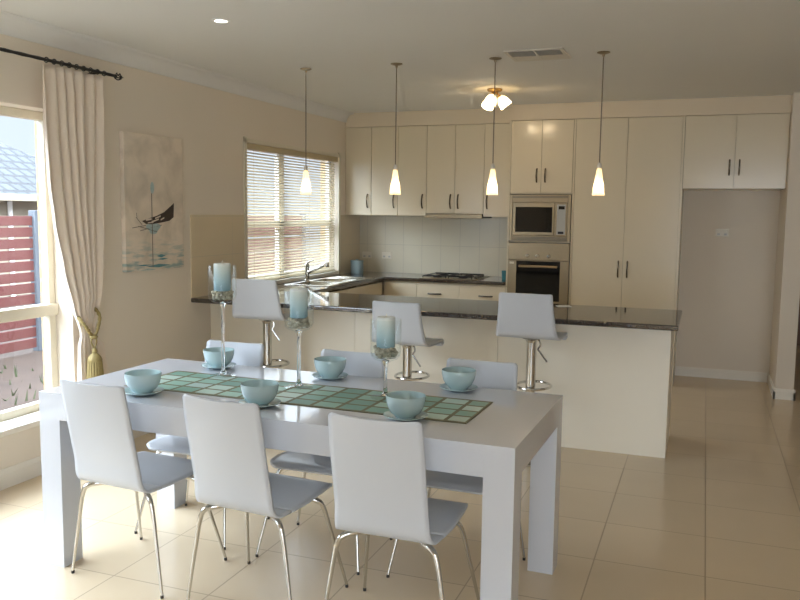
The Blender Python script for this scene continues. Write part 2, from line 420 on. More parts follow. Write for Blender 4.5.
# ---- rear sliding doors (behind the viewer; daylight comes in here)
dr = bpy.data.objects.new('door_1', None); COL.objects.link(dr); struct(dr)
b = MB()
for xx in (D1[0], (D1[0]+D1[1])/2-.04, D1[1]-.08): b.box(xx, xx+.08, YR-.08, YR-.02, 0, D1[3])
b.box(D1[0], D1[1], YR-.08, YR-.02, D1[3]-.08, D1[3]).box(D1[0], D1[1], YR-.08, YR-.02, 0, .06)
b.build('door_frame', M['frame'], dr, bevel=.004)
# timber door at the end of the passage
d2 = bpy.data.objects.new('door_2', None); COL.objects.link(d2); struct(d2)
MB().box(4.5, 5.4, YH-.05, YH-.002, 0, 2.04).build('door_leaf', M['door'], d2, bevel=.004)

# ------------------------------------------------------------------ outside
struct(MB().box(-30, -.201, -22, 24, -.4, -.3).build('ground_outside', M['ground'], smooth=False))
gr = MB()
for i in range(350):
    x = -random.random()*3.6-.4; y = -5.5+random.random()*6; z = -.3; h = .03+random.random()*.09
    for k in range(2):
        a = random.random()*6.3; d = Vector((math.cos(a), math.sin(a), 0))*.012
        p = Vector((x, y, z)); t = p+Vector((random.uniform(-.04, .04), random.uniform(-.04, .04), h))
        gr.bm.faces.new([gr.bm.verts.new(p-d), gr.bm.verts.new(p+d), gr.bm.verts.new(t)])
g = gr.build('grass', M['grass'], smooth=False); g['kind'] = 'stuff'
tag(g, 'sparse green tufts on the bare earth below the big window', 'grass')
# fences: one run of red slats up to the grey post, one beyond
def fence(name, label, ya, yb, posts):
    f = thing(name, label, 'fence', (-4.5, ya, -.3), group='red slatted fences behind the house')
    b = MB(); L = yb-ya; n = 12; p = 1.72/n
    for i in range(n): b.box(-.012, .012, 0, L, .05+i*p, .05+i*p+p-.022)
    b.build('slat_panel', M['fence'], f, bevel=.003)
    for y in posts: MB().box(-.05, .05, y-ya-.05, y-ya+.05, 0, 1.82).build('post', M['fence_post'], f, bevel=.006)
fence('slatted_fence', 'red slatted fence with a blue-grey end post, seen through the big dining window', -8.2, -.06, (-8.15, -5.5, -2.8, -.11))
fence('slatted_fence', 'red slatted fence glimpsed through the blind of the kitchen window', .05, 7.4, (2.6, 4.9, 7.35))
# neighbour's house
nh = thing('neighbour_house', 'neighbouring house with grey tiled roof beyond the fence', 'house', (-10, 4, -.3))
MB().box(-6, 0, -5, 4.2, 0, 2.0).build('wall', M['house_wall'], nh)
bm = MB()
e = [(.5, -5.5), (.5, 4.7), (-6.5, 4.7), (-6.5, -5.5)]; zb_ = 2.1
v = [bm.bm.verts.new((x, y, zb_)) for x, y in e]; r1 = bm.bm.verts.new((-3, -2.2, 3.9)); r2 = bm.bm.verts.new((-3, 1.4, 3.9))
for f in ((v[0], v[1], r2, r1), (v[1], v[2], r2), (v[2], v[3], r1, r2), (v[3], v[0], r1), (v[3], v[2], v[1], v[0])): bm.bm.faces.new(f)
bm.build('roof', M['roof'], nh, smooth=False)
MB().box(.46, .58, -5.5, 4.75, 1.98, 2.12).build('gutter', M['house_wall'], nh, bevel=.01)
MB().tube([(.06, .75, 0), (.06, .75, 2.0)], .05).build('downpipe', M['white'], nh)

# ------------------------------------------------------------------ dining table
TA = math.radians(-1.055); TL, TW, TH, TT = 2.0875, .8776, .771, .11
TO = Vector((.937, -5.6235, 0))
def tab(a, b_, z=TH):
    return Vector((TO.x+a*math.cos(TA)-b_*math.sin(TA), TO.y+a*math.sin(TA)+b_*math.cos(TA), z))
t = thing('dining_table', 'long white gloss dining table with square legs in the middle of the room', 'table', TO, TA)
MB().box(0, TL, 0, TW, TH-.028, TH).build('tabletop', M['white_gloss'], t, smooth=False)
b = MB(); ah = TH-.115
b.box(TT, TL-TT, 0, .022, ah, TH-.0281).box(TT, TL-TT, TW-.022, TW, ah, TH-.0281)
b.box(0, .022, TT, TW-TT, ah, TH-.0281).box(TL-.022, TL, TT, TW-TT, ah, TH-.0281)
b.build('apron', M['white_gloss'], t, smooth=False)
for x in (0, TL-TT):
    for y in (0, TW-TT):
        MB().box(x+.0002*(x > 0), x+TT-.0002*(x == 0), y, y+TT, 0, TH-.0281).build('leg', M['white_gloss'], t, smooth=False)

# ------------------------------------------------------------------ dining chairs
def shell_profile(P, widths, curve, n):
    """P: (y,z) control points; widths: half width per control point; curve: forward bow of the edges per control point"""
    pts = spline([(0, y, z) for y, z in P], n); m = len(pts)-1
    def per(T, i):
        u = i/m*(len(T)-1); k = min(int(u), len(T)-2); f = u-k
        return T[k]*(1-f)+T[k+1]*f
    L = [0]
    for a, c in zip(pts, pts[1:]): L.append(L[-1]+(c-a).length)
    return pts, [per(widths, i) for i in range(m+1)], [per(curve, i) for i in range(m+1)], L
def shell_mesh(i0, i1, data, rc, th, nu=18):
    pts, w, cv, L = data; Lt = L[-1]
    b = MB()
    rows = list(range(i0, i1+1))
    # finer rows near the rounded ends
    samples = [(float(i)) for i in rows]
    if i0 == 0: samples = [0, .06, .15, .28, .45, .7]+samples[1:]
    if i1 == len(pts)-1: samples = samples[:-1]+[i1-.7, i1-.45, i1-.28, i1-.15, i1-.06, i1]
    out = []
    for s_ in samples:
        k = min(int(s_), len(pts)-2); f = s_-k
        p = pts[k].lerp(pts[k+1], f); hw = w[k]*(1-f)+w[k+1]*f; c = cv[k]*(1-f)+cv[k+1]*f; l = L[k]*(1-f)+L[k+1]*f
        d = min(l, Lt-l)
        if d < rc: hw -= rc-math.sqrt(max(0, rc*rc-(rc-d)**2))
        tn = (pts[k+1]-pts[k]).normalized(); nrm = Vector((0, -tn.z, tn.y))   # towards the sitter
        if nrm.y < 0 and abs(nrm.y) > abs(nrm.z): nrm = -nrm
        if nrm.z < 0 and abs(nrm.z) >= abs(nrm.y): nrm = -nrm
        row = []
        for j in range(nu+1):
            u = j/nu*2-1
            row.append(b.bm.verts.new(p+Vector((u*hw, 0, 0))+nrm*(c*u*u)))
        out.append(row)
    for a, c in zip(out, out[1:]):
        for j in range(nu): b.bm.faces.new((a[j], a[j+1], c[j+1], c[j]))
    return b, th
CH = [(-.09, .872), (-.068, .76), (-.036, .63), (-.011, .53), (.002, .462), (.03, .43), (.08, .425), (.20, .426), (.32, .437), (.40, .44), (.433, .426)]
CW = [.168, .172, .172, .174, .178, .184, .193, .203, .203, .195, .182]
CB = [.02, .018, .012, .008, .004, .0, .004, .006, .004, .0, 0.]
def make_chair(label, loc, rz):
    c = thing('dining_chair', label, 'chair', loc, rz, 'white dining chairs around the table')
    D = shell_profile(CH, CW, CB, 5); cut = 31
    bb, th = shell_mesh(0, cut, D, .014, .011); bb.build('backrest', M['white_ply'], c, solid=.011)
    bb, th = shell_mesh(cut, len(D[0])-1, D, .03, .011); bb.build('seat', M['white_ply'], c, solid=.011)
    MB().box(-.1, .1, .12, .32, .411, .4175).build('seat_plate', M['steel_dark'], c, bevel=.003)
    for sx in (-1, 1):
        for fy in (0, 1):
            yt = .06 if fy == 0 else .315; yf = .03 if fy == 0 else .435
            P = [(sx*.05, .2 if fy == 0 else .25, .403), (sx*.12, yt+(.03 if fy == 0 else -.01), .404), (sx*.168, yt-(.005 if fy == 0 else -.012), .394), (sx*.19, yt-(.015 if fy == 0 else -.03), .36), (sx*.212, yf+(.01 if fy == 0 else -.06), .24), (sx*.248, yf, .012)]
            Q = spline(P, 8); n = len(Q)-1
            lg = MB().tube(Q, [.0115-.0055*max(0, (i/n-.4)/.6) for i in range(n+1)], 12).build('leg', M['chrome'], c)
            MB().lathe([(0, 0), (.0068, 0), (.0068, .012), (0, .012)], 12, (sx*.248, yf, 0)).build('foot_cap', M['rubber'], lg)
    return c
chair = make_chair('white dining chair with its back to the viewer, the one closest to the big window', (1.362, -5.706, 0), math.radians(-5.5))
R = math.radians
copy_thing(chair, (1.975, -5.745, 0), R(-5), 'white dining chair standing in the middle of the near side of the table')
copy_thing(chair, (2.586, -5.772, 0), R(-.5), 'white dining chair on the near side, at the table end away from the big window')
copy_thing(chair, (1.335, -4.765, 0), R(180), 'white dining chair on the far side, behind the tallest candle holder')
copy_thing(chair, (2.005, -4.775, 0), R(180.5), 'white dining chair in the middle of the far side of the table')
copy_thing(chair, (2.645, -4.755, 0), R(178.5), 'white dining chair on the far side, at the table end nearest the passage')

# ------------------------------------------------------------------ runner
RL, RW = 1.567, .36
rn = thing('table_runner', 'green checked table runner lying along the white table', 'table runner', tab(.267, .244, TH), TA)
MB().box(0, RL, 0, RW, .0004, .003).build('woven_field', M['runner'], rn, smooth=False)
b = MB(); e = .01
b.box(-e, RL+e, -e, 0, .0004, .0032).box(-e, RL+e, RW, RW+e, .0004, .0032).box(-e, 0, 0, RW, .0004, .0032).box(RL, RL+e, 0, RW, .0004, .0032)
b.build('border', M['runner_edge'], rn, smooth=False)

# ------------------------------------------------------------------ bowls on saucers
def bowl_set(proto, x, y, lb, ls, onrunner=0.):
    z = TH+onrunner+.0004
    if proto is None:
        s_ = MB().lathe([(0, 0), (.045, 0), (.05, .003), (.083, .013), (.086, .016), (.084, .0175), (.052, .008), (.046, .0065), (0, .0065)], 40).build('saucer', M['aqua'], loc=(x, y, z), angle=50)
        w = MB()
        w.lathe([(0, .006), (.034, .006), (.034, 0), (.038, 0), (.04, .006), (.058, .02), (.07, .042), (.0755, .066), (.0765, .083), (.0755, .0855), (.073, .0845), (.0715, .066), (.066, .043), (.054, .024), (.03, .014), (0, .012)], 44)
        w = w.build('bowl', M['aqua'], loc=(x, y, z+.0069), angle=60)
    else:
        w, s_ = proto[0].copy(), proto[1].copy(); COL.objects.link(w); COL.objects.link(s_)
        w.location = (x, y, z+.0069); s_.location = (x, y, z)
    tag(w, lb, 'bowl', 'aqua bowls on the dining table'); tag(s_, ls, 'saucer', 'aqua saucers under the bowls')
    return w, s_
pb = bowl_set(None, 1.372, -5.484, 'aqua ceramic bowl by the chair nearest the big window', 'aqua saucer under the bowl by the chair nearest the big window')
for (x, y, a, onr) in ((1.343, -4.86, 'behind the tallest candle holder', 0), (1.934, -5.474, 'before the middle chair of the near side', 0), (1.958, -4.865, 'before the middle chair of the far side', 0),
                  (2.548, -5.436, 'in front of the shortest candle holder', 0), (2.592, -4.872, 'before the far-side chair nearest the passage', 0)):
    bowl_set(pb, x, y, 'aqua ceramic bowl '+a, 'aqua saucer under the bowl '+a, onr)

# ------------------------------------------------------------------ candle holders
def goblet(x, y, h, lab):
    z = TH+.0036; r = .066; ch = .168; cb = h-ch
    g_ = thing('candle_holder', 'clear glass candle goblet on a long stem, '+lab, 'candle holder', (x, y, z), 0, 'glass candle holders on the runner')
    MB().lathe([(.012, cb-.02), (.02, cb-.012), (.05, cb), (.062, cb+.012), (r, cb+.03), (r, h), (r-.0015, h+.001), (r-.003, h), (r-.003, cb+.032), (.058, cb+.016), (.045, cb+.006), (0, cb+.002)], 40).build('cup', M['cup_glass'], g_, angle=60)
    MB().lathe([(0, cb-.001), (.016, cb-.008), (.011, cb-.02), (.008, cb-.035), (.0075, .05), (.009, .03), (.014, .014), (.02, .009), (0, .009)], 24).build('stem', M['glass'], g_, angle=60)
    MB().lathe([(0, 0), (.062, 0), (.063, .003), (.03, .006), (.018, .0089), (0, .0089)], 36).build('foot', M['cup_glass'], g_, angle=60)
    rr = random.Random(int(h*1000)); p = MB()
    for k in range(95):
        a = rr.random()*2*PI; q = math.sqrt(rr.random())*(r-.023); zz = cb+.014+rr.random()*.035
        q = min(q, .038+.5*(zz-cb-.012)) if zz < cb+.03 else q
        s_ = .0075+rr.random()*.004
        mm = Matrix.Translation((q*math.cos(a), q*math.sin(a), zz)) @ Matrix.Rotation(rr.random()*6, 4, 'X') @ Matrix.Rotation(rr.random()*6, 4, 'Z') @ Matrix.Diagonal((s_*1.3, s_, s_*.75, 1))
        bmesh.ops.create_icosphere(p.bm, subdivisions=1, radius=1, matrix=mm)
    p = p.build('pebbles', M['pebble'], loc=(x, y, z), angle=80); p['kind'] = 'stuff'
    tag(p, 'small grey shells and pebbles filling the foot of '+lab, 'pebbles')
    zc = cb+.05; hc = .128
    c = thing('candle', 'white and blue pillar candle standing in '+lab, 'candle', (x, y, z+zc), 0, 'pillar candles')
    MB().lathe([(0, 0), (.037, 0), (.039, .003), (.039, hc-.004), (.037, hc), (.03, hc-.002), (0, hc-.004)], 32).build('wax', candle_mat(0, hc), c, angle=60)
    MB().tube([(0, 0, hc-.004), (.001, 0, hc+.006), (.003, 0, hc+.013)], .0016, 8).build('wick', M['wick'], c)
goblet(1.478, -5.031, .523, 'the tallest of the three glass candle holders')
goblet(1.925, -5.118, .432, 'the middle-sized glass candle holder')
goblet(2.350, -5.147, .334, 'the shortest of the three glass candle holders')

# ------------------------------------------------------------------ bar stools
SP = [(-.205, 1.075), (-.185, .96), (-.165, .865), (-.145, .815), (-.105, .797), (-.02, .793), (.08, .797), (.145, .796), (.178, .778), (.186, .752)]
SW = [.163, .171, .183, .192, .196, .196, .194, .193, .19, .188]
SB = [.008, .006, .004, .002, 0, 0, 0, 0, 0, 0]
def make_stool(label, loc, rz):
    s_ = thing('bar_stool', label, 'bar stool', loc, rz, 'white bar stools at the peninsula')
    stool_parts(s_, 0.)
    return s_
def stool_parts(s_, dz):
    D = shell_profile([(y, z+dz) for y, z in SP], SW, SB, 5); cut = 22
    bb, th = shell_mesh(0, cut, D, .012, .018); bb.build('backrest', M['white_ply'], s_, solid=.018)
    bb, th = shell_mesh(cut, len(D[0])-1, D, .015, .018); bb.build('seat', M['white_ply'], s_, solid=.018)
    MB().lathe([(0, .783+dz), (.06, .783+dz), (.062, .775+dz), (.04, .765+dz), (.033, .75+dz), (.0, .75+dz)], 28).build('seat_collar', M['chrome'], s_)
    MB().lathe([(0, .01), (.031, .01), (.031, .755+dz), (0, .755+dz)], 28).build('column', M['chrome'], s_, angle=60)
    MB().lathe([(0, 0), (.197, 0), (.2, .005), (.196, .011), (.12, .018), (.06, .026), (.04, .045), (.033, .075), (0, .075)], 48).build('base', M['chrome'], s_, angle=50)
    P = [(.02, -.02), (-.0, -.03)]
    pts = [(.11*math.cos(a)*1.0, .085+.135*math.sin(a), .455) for a in [2*PI*k/36 for k in range(36)]]
    MB().tube(pts, .0085, 10, loop=True).build('footrest', M['chrome'], s_)
    MB().tube(spline([(.03, .0, .772+dz), (.05, -.005, .762+dz), (.058, -.01, .735+dz), (.045, -.012, .71+dz), (.06, -.015, .69+dz), (.105, -.02, .635+dz)], 6), .0055, 8).build('height_lever', M['chrome'], s_)
stool = make_stool('white bar stool at the passage end of the peninsula, in front of the oven', (2.594, -3.25, 0), R(-2))
st1 = thing('bar_stool', 'white bar stool in front of the window blind and tap', 'bar stool', (.708, -3.27, 0), R(4), 'white bar stools at the peninsula')
stool_parts(st1, .012)
low = thing('bar_stool', 'white bar stool set lowest, the middle of the three at the peninsula', 'bar stool', (1.768, -3.27, 0), R(-3), 'white bar stools at the peninsula')
stool_parts(low, -.092)

# ------------------------------------------------------------------ worktop
WZ0, WZ1 = .863, .897
SK = (.11, .50, -1.86, -.82)         # sink cut-out x0 x1 y0 y1
xs = sorted({0.001, SK[0], SK[1], .557, 1.801, 3.463}); ys = sorted({-.009, -.62, SK[2], SK[3], -2.308, -3.176})
def top_fill(x, y):
    if SK[0] < x < SK[1] and SK[2] < y < SK[3]: return False
    return (y > -.62 and x < 1.801) or x < .557 or y < -2.308
b = MB().cells(xs, ys, top_fill, WZ0, WZ1, lambda u, v, w: (u, v, w))
o = b.build('kitchen_worktop', M['granite'], bevel=.009, seg=4, smooth=False)
tag(o, 'dark polished granite worktop running round the kitchen and over the peninsula', 'worktop')
# peninsula
pn = thing('kitchen_peninsula', 'cream panelled peninsula under the dark granite top', 'kitchen counter', (0, -2.92, 0))
seams = [0.002, 1.233, 2.296, 3.416]
for a, c in zip(seams, seams[1:]): MB().box(a+.0012, c-.0012, 0, .018, 0, WZ0-.001).build('back_panel', M['pen'], pn, bevel=.001)
MB().box(3.398, 3.416, .0185, .59, 0, WZ0-.001).build('end_panel', M['pen'], pn, bevel=.001)
MB().box(.6, 3.397, .0185, .57, .1, WZ0-.002).build('carcass', M['cab'], pn)
MB().box(.6, 3.397, .0185, .53, 0, .1).build('kickboard', M['steel_dark'], pn)
for i in range(4):
    x = .62+i*.694; d = MB().box(x, x+.69, .571, .589, .105, .85).build('door', M['cab'], pn, bevel=.002)

# ------------------------------------------------------------------ cabinets
def handle(parent, x, z0, z1, y, vertical=True, m='pull'):
    """bow handle standing off a front at plane y (front faces -Y)"""
    if vertical: P = [(x, y, z0), (x, y-.012, z0+.004), (x, y-.026, z0+(z1-z0)*.3), (x, y-.03, (z0+z1)/2), (x, y-.026, z1-(z1-z0)*.3), (x, y-.012, z1-.004), (x, y, z1)]
    else: P = [(x-z1/2, y, z0), (x-z1/2+.004, y-.012, z0), (x-z1*.2, y-.026, z0), (x, y-.03, z0), (x+z1*.2, y-.026, z0), (x+z1/2-.004, y-.012, z0), (x+z1/2, y, z0)]
    return MB().tube(spline(P, 4), .0075, 10).build('handle', M[m], parent)
def cabinet(name, label, x0, x1, z0, z1, depth, nd, hpos, hz, group, front=-.02, recess=None):
    """carcass behind doors; hpos: 'l','r' per door"""
    c = thing(name, label, 'cabinet', (x0, -depth, z0), 0, group); W_ = x1-x0; HH = z1-z0
    MB().box(.0005, W_-.0005, .0195, depth-.001, 0, HH).build('carcass', M['cab'], c)
    w = W_/nd
    for i in range(nd):
        d = MB().box(i*w+.0018, (i+1)*w-.0018, 0, .018, .002, HH-.003).build('door', M['cab'], c, bevel=.0015)
        hx = i*w+.04 if hpos[i] == 'l' else (i+1)*w-.04
        handle(d, hx, hz[0]-z0, hz[1]-z0, 0)
    return c
G1 = 'cream cabinets over the back worktop'
cabinet('wall_cabinet', 'single-door cream wall cabinet in the corner by the kitchen window', .002, .30, 1.519, 2.428, .389, 1, 'r', (1.6, 1.735), G1)
cabinet('wall_cabinet', 'single-door cream wall cabinet above the double power point, second from the window', .30, .595, 1.519, 2.428, .389, 1, 'r', (1.6, 1.735), G1)
cabinet('wall_cabinet', 'single-door cream wall cabinet adjoining the window side of the range hood', .595, .907, 1.519, 2.428, .389, 1, 'r', (1.6, 1.735), G1)
cabinet('wall_cabinet', 'double-door cream wall cabinet above the range hood and cooktop', .907, 1.506, 1.545, 2.428, .389, 2, 'rl', (1.6, 1.735), G1)
cabinet('wall_cabinet', 'narrow cream wall cabinet between the range hood and the oven tower', 1.506, 1.800, 1.519, 2.428, .389, 1, 'l', (1.6, 1.735), G1)
cabinet('pantry_cabinet', 'tall two-door cream pantry beside the oven tower', 2.4265, 3.356, .1, 2.428, .598, 2, 'rl', (.985, 1.13), 'tall cream cabinets')
MB().box(2.43, 3.35, -.55, -.53, 0, .0995).build('kickboard', M['cab'], bpy.data.objects['pantry_cabinet'], loc=(-2.4265, .598, -.1))
MB().box(3.3565, 3.375, -.6, -.001, 0, 2.4285).build('side_panel', M['cab'], bpy.data.objects['pantry_cabinet'], loc=(-2.4265, .598, -.1))
cabinet('overhead_cabinet', 'two-door cream cabinet above the empty fridge recess', 3.376, 4.212, 1.795, 2.428, .595, 2, 'rl', (1.912, 2.04), 'tall cream cabinets')
# oven tower
ot = thing('oven_cabinet', 'tall cream cabinet that houses the microwave and the oven', 'cabinet', (1.803, -.598, 0), 0, 'tall cream cabinets')
OW = .623
b = MB(); b.box(0, .018, 0, .597, 0, 2.428).box(OW-.018, OW, 0, .597, 0, 2.428).box(.0185, OW-.0185, .58, .597, .1, 2.428)
for z in (.1, .665, 1.283, 1.738, 2.41): b.box(.0185, OW-.0185, .02, .579, z, z+.014)
b.build('carcass', M['cab'], ot, bevel=.001)
for i, hp in ((0, .04), (1, 0)):
    x0 = .02+i*(OW-.04)/2; w = (OW-.04)/2
    d = MB().box(x0+.001, x0+w-.001, -.002, .0185, 1.75, 2.424).build('door', M['cab'], ot, bevel=.0015)
    handle(d, x0+w-.04 if i == 0 else x0+.04, 1.852, 1.975, -.002)
d = MB().box(.02, OW-.02, -.002, .0185, .104, .66).build('drawer', M['cab'], ot, bevel=.0015); handle(d, OW/2, .56, .15, -.002, False)
MB().box(.0, OW, .05, .07, 0, .0995).build('kickboard', M['cab'], ot)
# microwave in its trim
mw = thing('microwave', 'stainless built-in microwave above the oven', 'microwave', (1.823, -.6, 1.2975), 0)
MWW, MWH = .583, .436
b = MB(); b.box(0, .03, -.012, .015, 0, MWH).box(MWW-.03, MWW, -.012, .015, 0, MWH).box(.0305, MWW-.0305, -.012, .015, 0, .05).box(.0305, MWW-.0305, -.012, .015, MWH-.07, MWH)
b.build('trim_frame', M['steel'], mw, bevel=.003)
b = MB()
for z in (.008, .02, .032): b.box(.03, MWW-.03, -.016, -.0122, z, z+.006)
for z in (MWH-.03, MWH-.018): b.box(.03, MWW-.03, -.016, -.0122, z, z+.006)
b.build('vent_grille', M['steel_dark'], mw)
MB().box(.031, MWW-.031, -.002, .4, .0505, MWH-.0705).build('body', M['steel'], mw)
d = MB().box(.034, .43, -.02, -.0025, .054, MWH-.074).build('door', M['steel'], mw, bevel=.004)
MB().box(.062, .412, -.0215, -.02, .085, MWH-.115).build('window', M['black_glass'], d, bevel=.001)
d = MB().box(.433, MWW-.034, -.02, -.0025, .054, MWH-.074).build('control_panel', M['steel'], mw, bevel=.004)
MB().box(.455, .535, -.0215, -.02, .065, MWH-.09).build('key_pad', M['screen'], d, bevel=.001)
MB().box(.47, .525, -.0225, -.0215, MWH-.135, MWH-.105).build('display', M['black_glass'], d)
MB().box(.468, .522, -.0245, -.0215, .072, .094).build('door_button', M['black'], d, bevel=.002)
# oven
ov = thing('oven', 'stainless built-in oven with black glass door under the microwave', 'oven', (1.823, -.6, .68), 0)
OH = .602
MB().box(.002, MWW-.002, .0, .52, .002, OH-.002).build('body', M['steel_dark'], ov)
cp = MB().box(0, MWW, -.022, -.0005, OH-.165, OH-.002).build('control_panel', M['steel'], ov, bevel=.003)
for x in (.19, .285, .392): MB().lathe([(0, 0), (.019, 0), (.017, .022), (.012, .026), (0, .026)], 20).build('knob', M['chrome'], cp, loc=(x, -.0222, OH-.125), rot=(PI/2, 0, 0))
d = MB().box(0, MWW, -.022, -.0005, .01, OH-.169).build('door', M['steel'], ov, bevel=.003)
MB().box(.083, .50, -.0235, -.022, .05, OH-.175).build('glass', M['black_glass'], d, bevel=.001)
hd = MB().tube([(.115, -.06, OH-.222), (.478, -.06, OH-.222)], .011, 12)
for x in (.14, .45): hd.tube([(x, -.06, OH-.222), (x, -.0236, OH-.222)], .006, 8)
hd.build('handle', M['steel'], d)
MB().box(.018, .06, -.0232, -.0221, OH-.205, OH-.185).build('sticker', M['plate'], d)
# back base cabinets
def base_cab(label, x0, x1, drawers, hx=None):
    c = thing('base_cabinet', label, 'cabinet', (x0, -.595, 0), 0, 'cream base cabinets on the back wall'); W_ = x1-x0
    MB().box(.0005, W_-.0005, .0195, .585, .1, WZ0-.001).build('carcass', M['cab'], c)
    MB().box(.0005, W_-.0005, .06, .075, 0, .0995).build('kickboard', M['steel_dark'], c)
    if drawers:
        for z0_, z1_ in ((.105, .36), (.363, .62), (.623, .845)):
            d = MB().box(.0015, W_-.0015, 0, .019, z0_, z1_).build('drawer', M['cab'], c, bevel=.0015)
            handle(d, W_/2 if hx is None else hx, z1_-.098, .13, 0, False, 'steel_dark')
    else:
        d = MB().box(.0015, W_-.0015, 0, .019, .105, .845).build('door', M['cab'], c, bevel=.0015)
base_cab('cream corner base cabinet with a plain door, next to the drawers', .5315, .89, False)
base_cab('cream drawer base cabinet under the window side of the cooktop', .89, 1.335, True, .19)
base_cab('cream drawer base cabinet under the cooktop, against the oven tower', 1.335, 1.8005, True, .27)
# left run: fronts face +X
c = thing('sink_cabinet', 'cream sink cabinet under the kitchen window', 'cabinet', (.53, -2.3, 0), R(90), 'cream base cabinets along the window')
MB().box(.0005, 1.68, .0195, .525, .1, WZ0-.21).build('carcass', M['cab'], c)
MB().box(.0005, 1.68, .06, .075, 0, .0995).build('kickboard', M['steel_dark'], c)
for i in range(4):
    d = MB().box(i*.42+.0015, i*.42+.4185, 0, .019, .105, .845).build('door', M['cab'], c, bevel=.0015)
    handle(d, i*.42+(.38 if i % 2 == 0 else .04), .62, .74, 0, True, 'steel_dark')
# range hood
rh = thing('range_hood', 'slim stainless range hood under the double wall cabinet', 'range hood', (.912, -.41, 1.503), 0)
MB().box(0, .588, .022, .395, .002, .041).build('body', M['steel_dark'], rh)
MB().box(-.003, .591, -.012, .0215, -.004, .041).build('front_lip', M['steel'], rh, bevel=.004)
# cooktop
ck = thing('cooktop', 'stainless gas cooktop with black trivets on the back worktop', 'cooktop', (.907, -.565, WZ1), 0)
MB().box(0, .6, 0, .5, .0004, .006).build('tray', M['steel'], ck, bevel=.002)
for i, (x, y) in enumerate(((.15, .13), (.15, .37), (.42, .13), (.42, .37))):
    MB().lathe([(0, .0062), (.045, .0062), (.045, .014), (.03, .02), (0, .02)], 24, (x, y, 0)).build('burner', M['black'], ck)
for x in (.15, .42):
    b = MB(); z = .024
    for yy in (.02, .48): b.tube([(x-.12, yy, z), (x+.12, yy, z)], .005, 6)
    for xx in (-.12, .12): b.tube([(x+xx, .02, z), (x+xx, .48, z)], .005, 6)
    for yy in (.13, .37): b.tube([(x-.12, yy, z), (x+.12, yy, z)], .005, 6)
    b.tube([(x, .02, z), (x, .48, z)], .005, 6)
    for xx in (-.12, .12):
        for yy in (.02, .48): b.tube([(x+xx, yy, z), (x+xx, yy, .006)], .005, 6)
    b.build('trivet', M['black'], ck)
for k in range(4): MB().lathe([(0, 0), (.016, 0), (.014, .02), (0, .02)], 16, (.56, .1+k*.085, .0062)).build('knob', M['steel_dark'], ck)
# sink
sk = thing('kitchen_sink', 'stainless double sink with drainer set into the worktop below the blind', 'sink', (SK[0], SK[2], WZ1), 0)
sw, sl = SK[1]-SK[0], SK[3]-SK[2]
b = MB().cells([-.02, .03, sw-.03, sw+.02], [-.02, .03, .38, .42, .72, sl+.02], lambda u, v: not (.03 < u < sw-.03 and (.03 < v < .38 or .42 < v < .72)), .0005, .006, lambda u, v, w: (u, v, w))
b.build('rim', M['sink'], sk, bevel=.002)
for (a, c) in ((.03, .38), (.42, .72)):
    b = MB(); p = [(.03, a), (sw-.03, a), (sw-.03, c), (.03, c)]
    t_ = [b.bm.verts.new((x, y, .0004)) for x, y in p]; q_ = [b.bm.verts.new((x*.94+.011, y*.96+(a+c)*.02, -.16)) for x, y in p]
    for i in range(4): b.bm.faces.new((t_[i], t_[(i+1) % 4], q_[(i+1) % 4], q_[i]))
    b.bm.faces.new(q_); b.build('basin', M['sink'], sk, solid=.002)
b = MB()
for i in range(7): b.box(.04, sw-.05, .75+i*.036, .765+i*.036, .0061, .009)
b.build('drainer_ribs', M['sink'], sk, bevel=.001)
# tap
tp = thing('kitchen_tap', 'chrome mixer tap with raised spout beside the sink', 'tap', (.06, -1.385, WZ1), 0)
MB().lathe([(0, .0005), (.03, .0005), (.03, .008), (.022, .014), (.0215, .115), (.024, .12), (.024, .15), (.018, .158), (0, .158)], 24).build('body', M['chrome'], tp)
MB().tube(spline([(.0, -.0, .075), (.11, -.01, .122), (.21, -.03, .165)], 6), .0175, 14).lathe([(0, -.028), (.024, -.028), (.026, 0), (.023, .018), (0, .018)], 20, (.222, -.033, .166)).build('spout', M['chrome'], tp)
MB().tube(spline([(0, 0, .155), (.01, .01, .176), (.06, .03, .196)], 6), [.012]*4+[.009]*4+[.006]*5, 10).build('lever', M['chrome'], tp)
# things on the worktop
cn = thing('canister', 'pale blue lidded canister in the corner of the back worktop', 'canister', (.105, -.30, WZ1))
MB().lathe([(0, .0005), (.066, .0005), (.068, .004), (.068, .118), (.066, .122), (0, .122)], 32).build('jar', M['canister'], cn)
MB().lathe([(0, .1225), (.07, .1225), (.071, .128), (.07, .138), (.02, .142), (.012, .15), (0, .152)], 32).build('lid', M['canister'], cn)
tm = MB().lathe([(0, .0005), (.032, .0005), (.036, .09), (.034, .09), (.03, .006), (0, .006)], 24).build('tumbler', M['teal_glass'], loc=(1.74, -.36, WZ1))
tag(tm, 'small teal tumbler on the back worktop against the oven tower', 'cup')
br = MB().box(-.05, .05, -.035, .035, .0005, .003).build('folded_brochure', M['paper'], loc=(2.66, -2.45, WZ1), rot=(0, 0, .4), bevel=.0005)
tag(br, 'white folded paper lying on the peninsula worktop', 'paper')
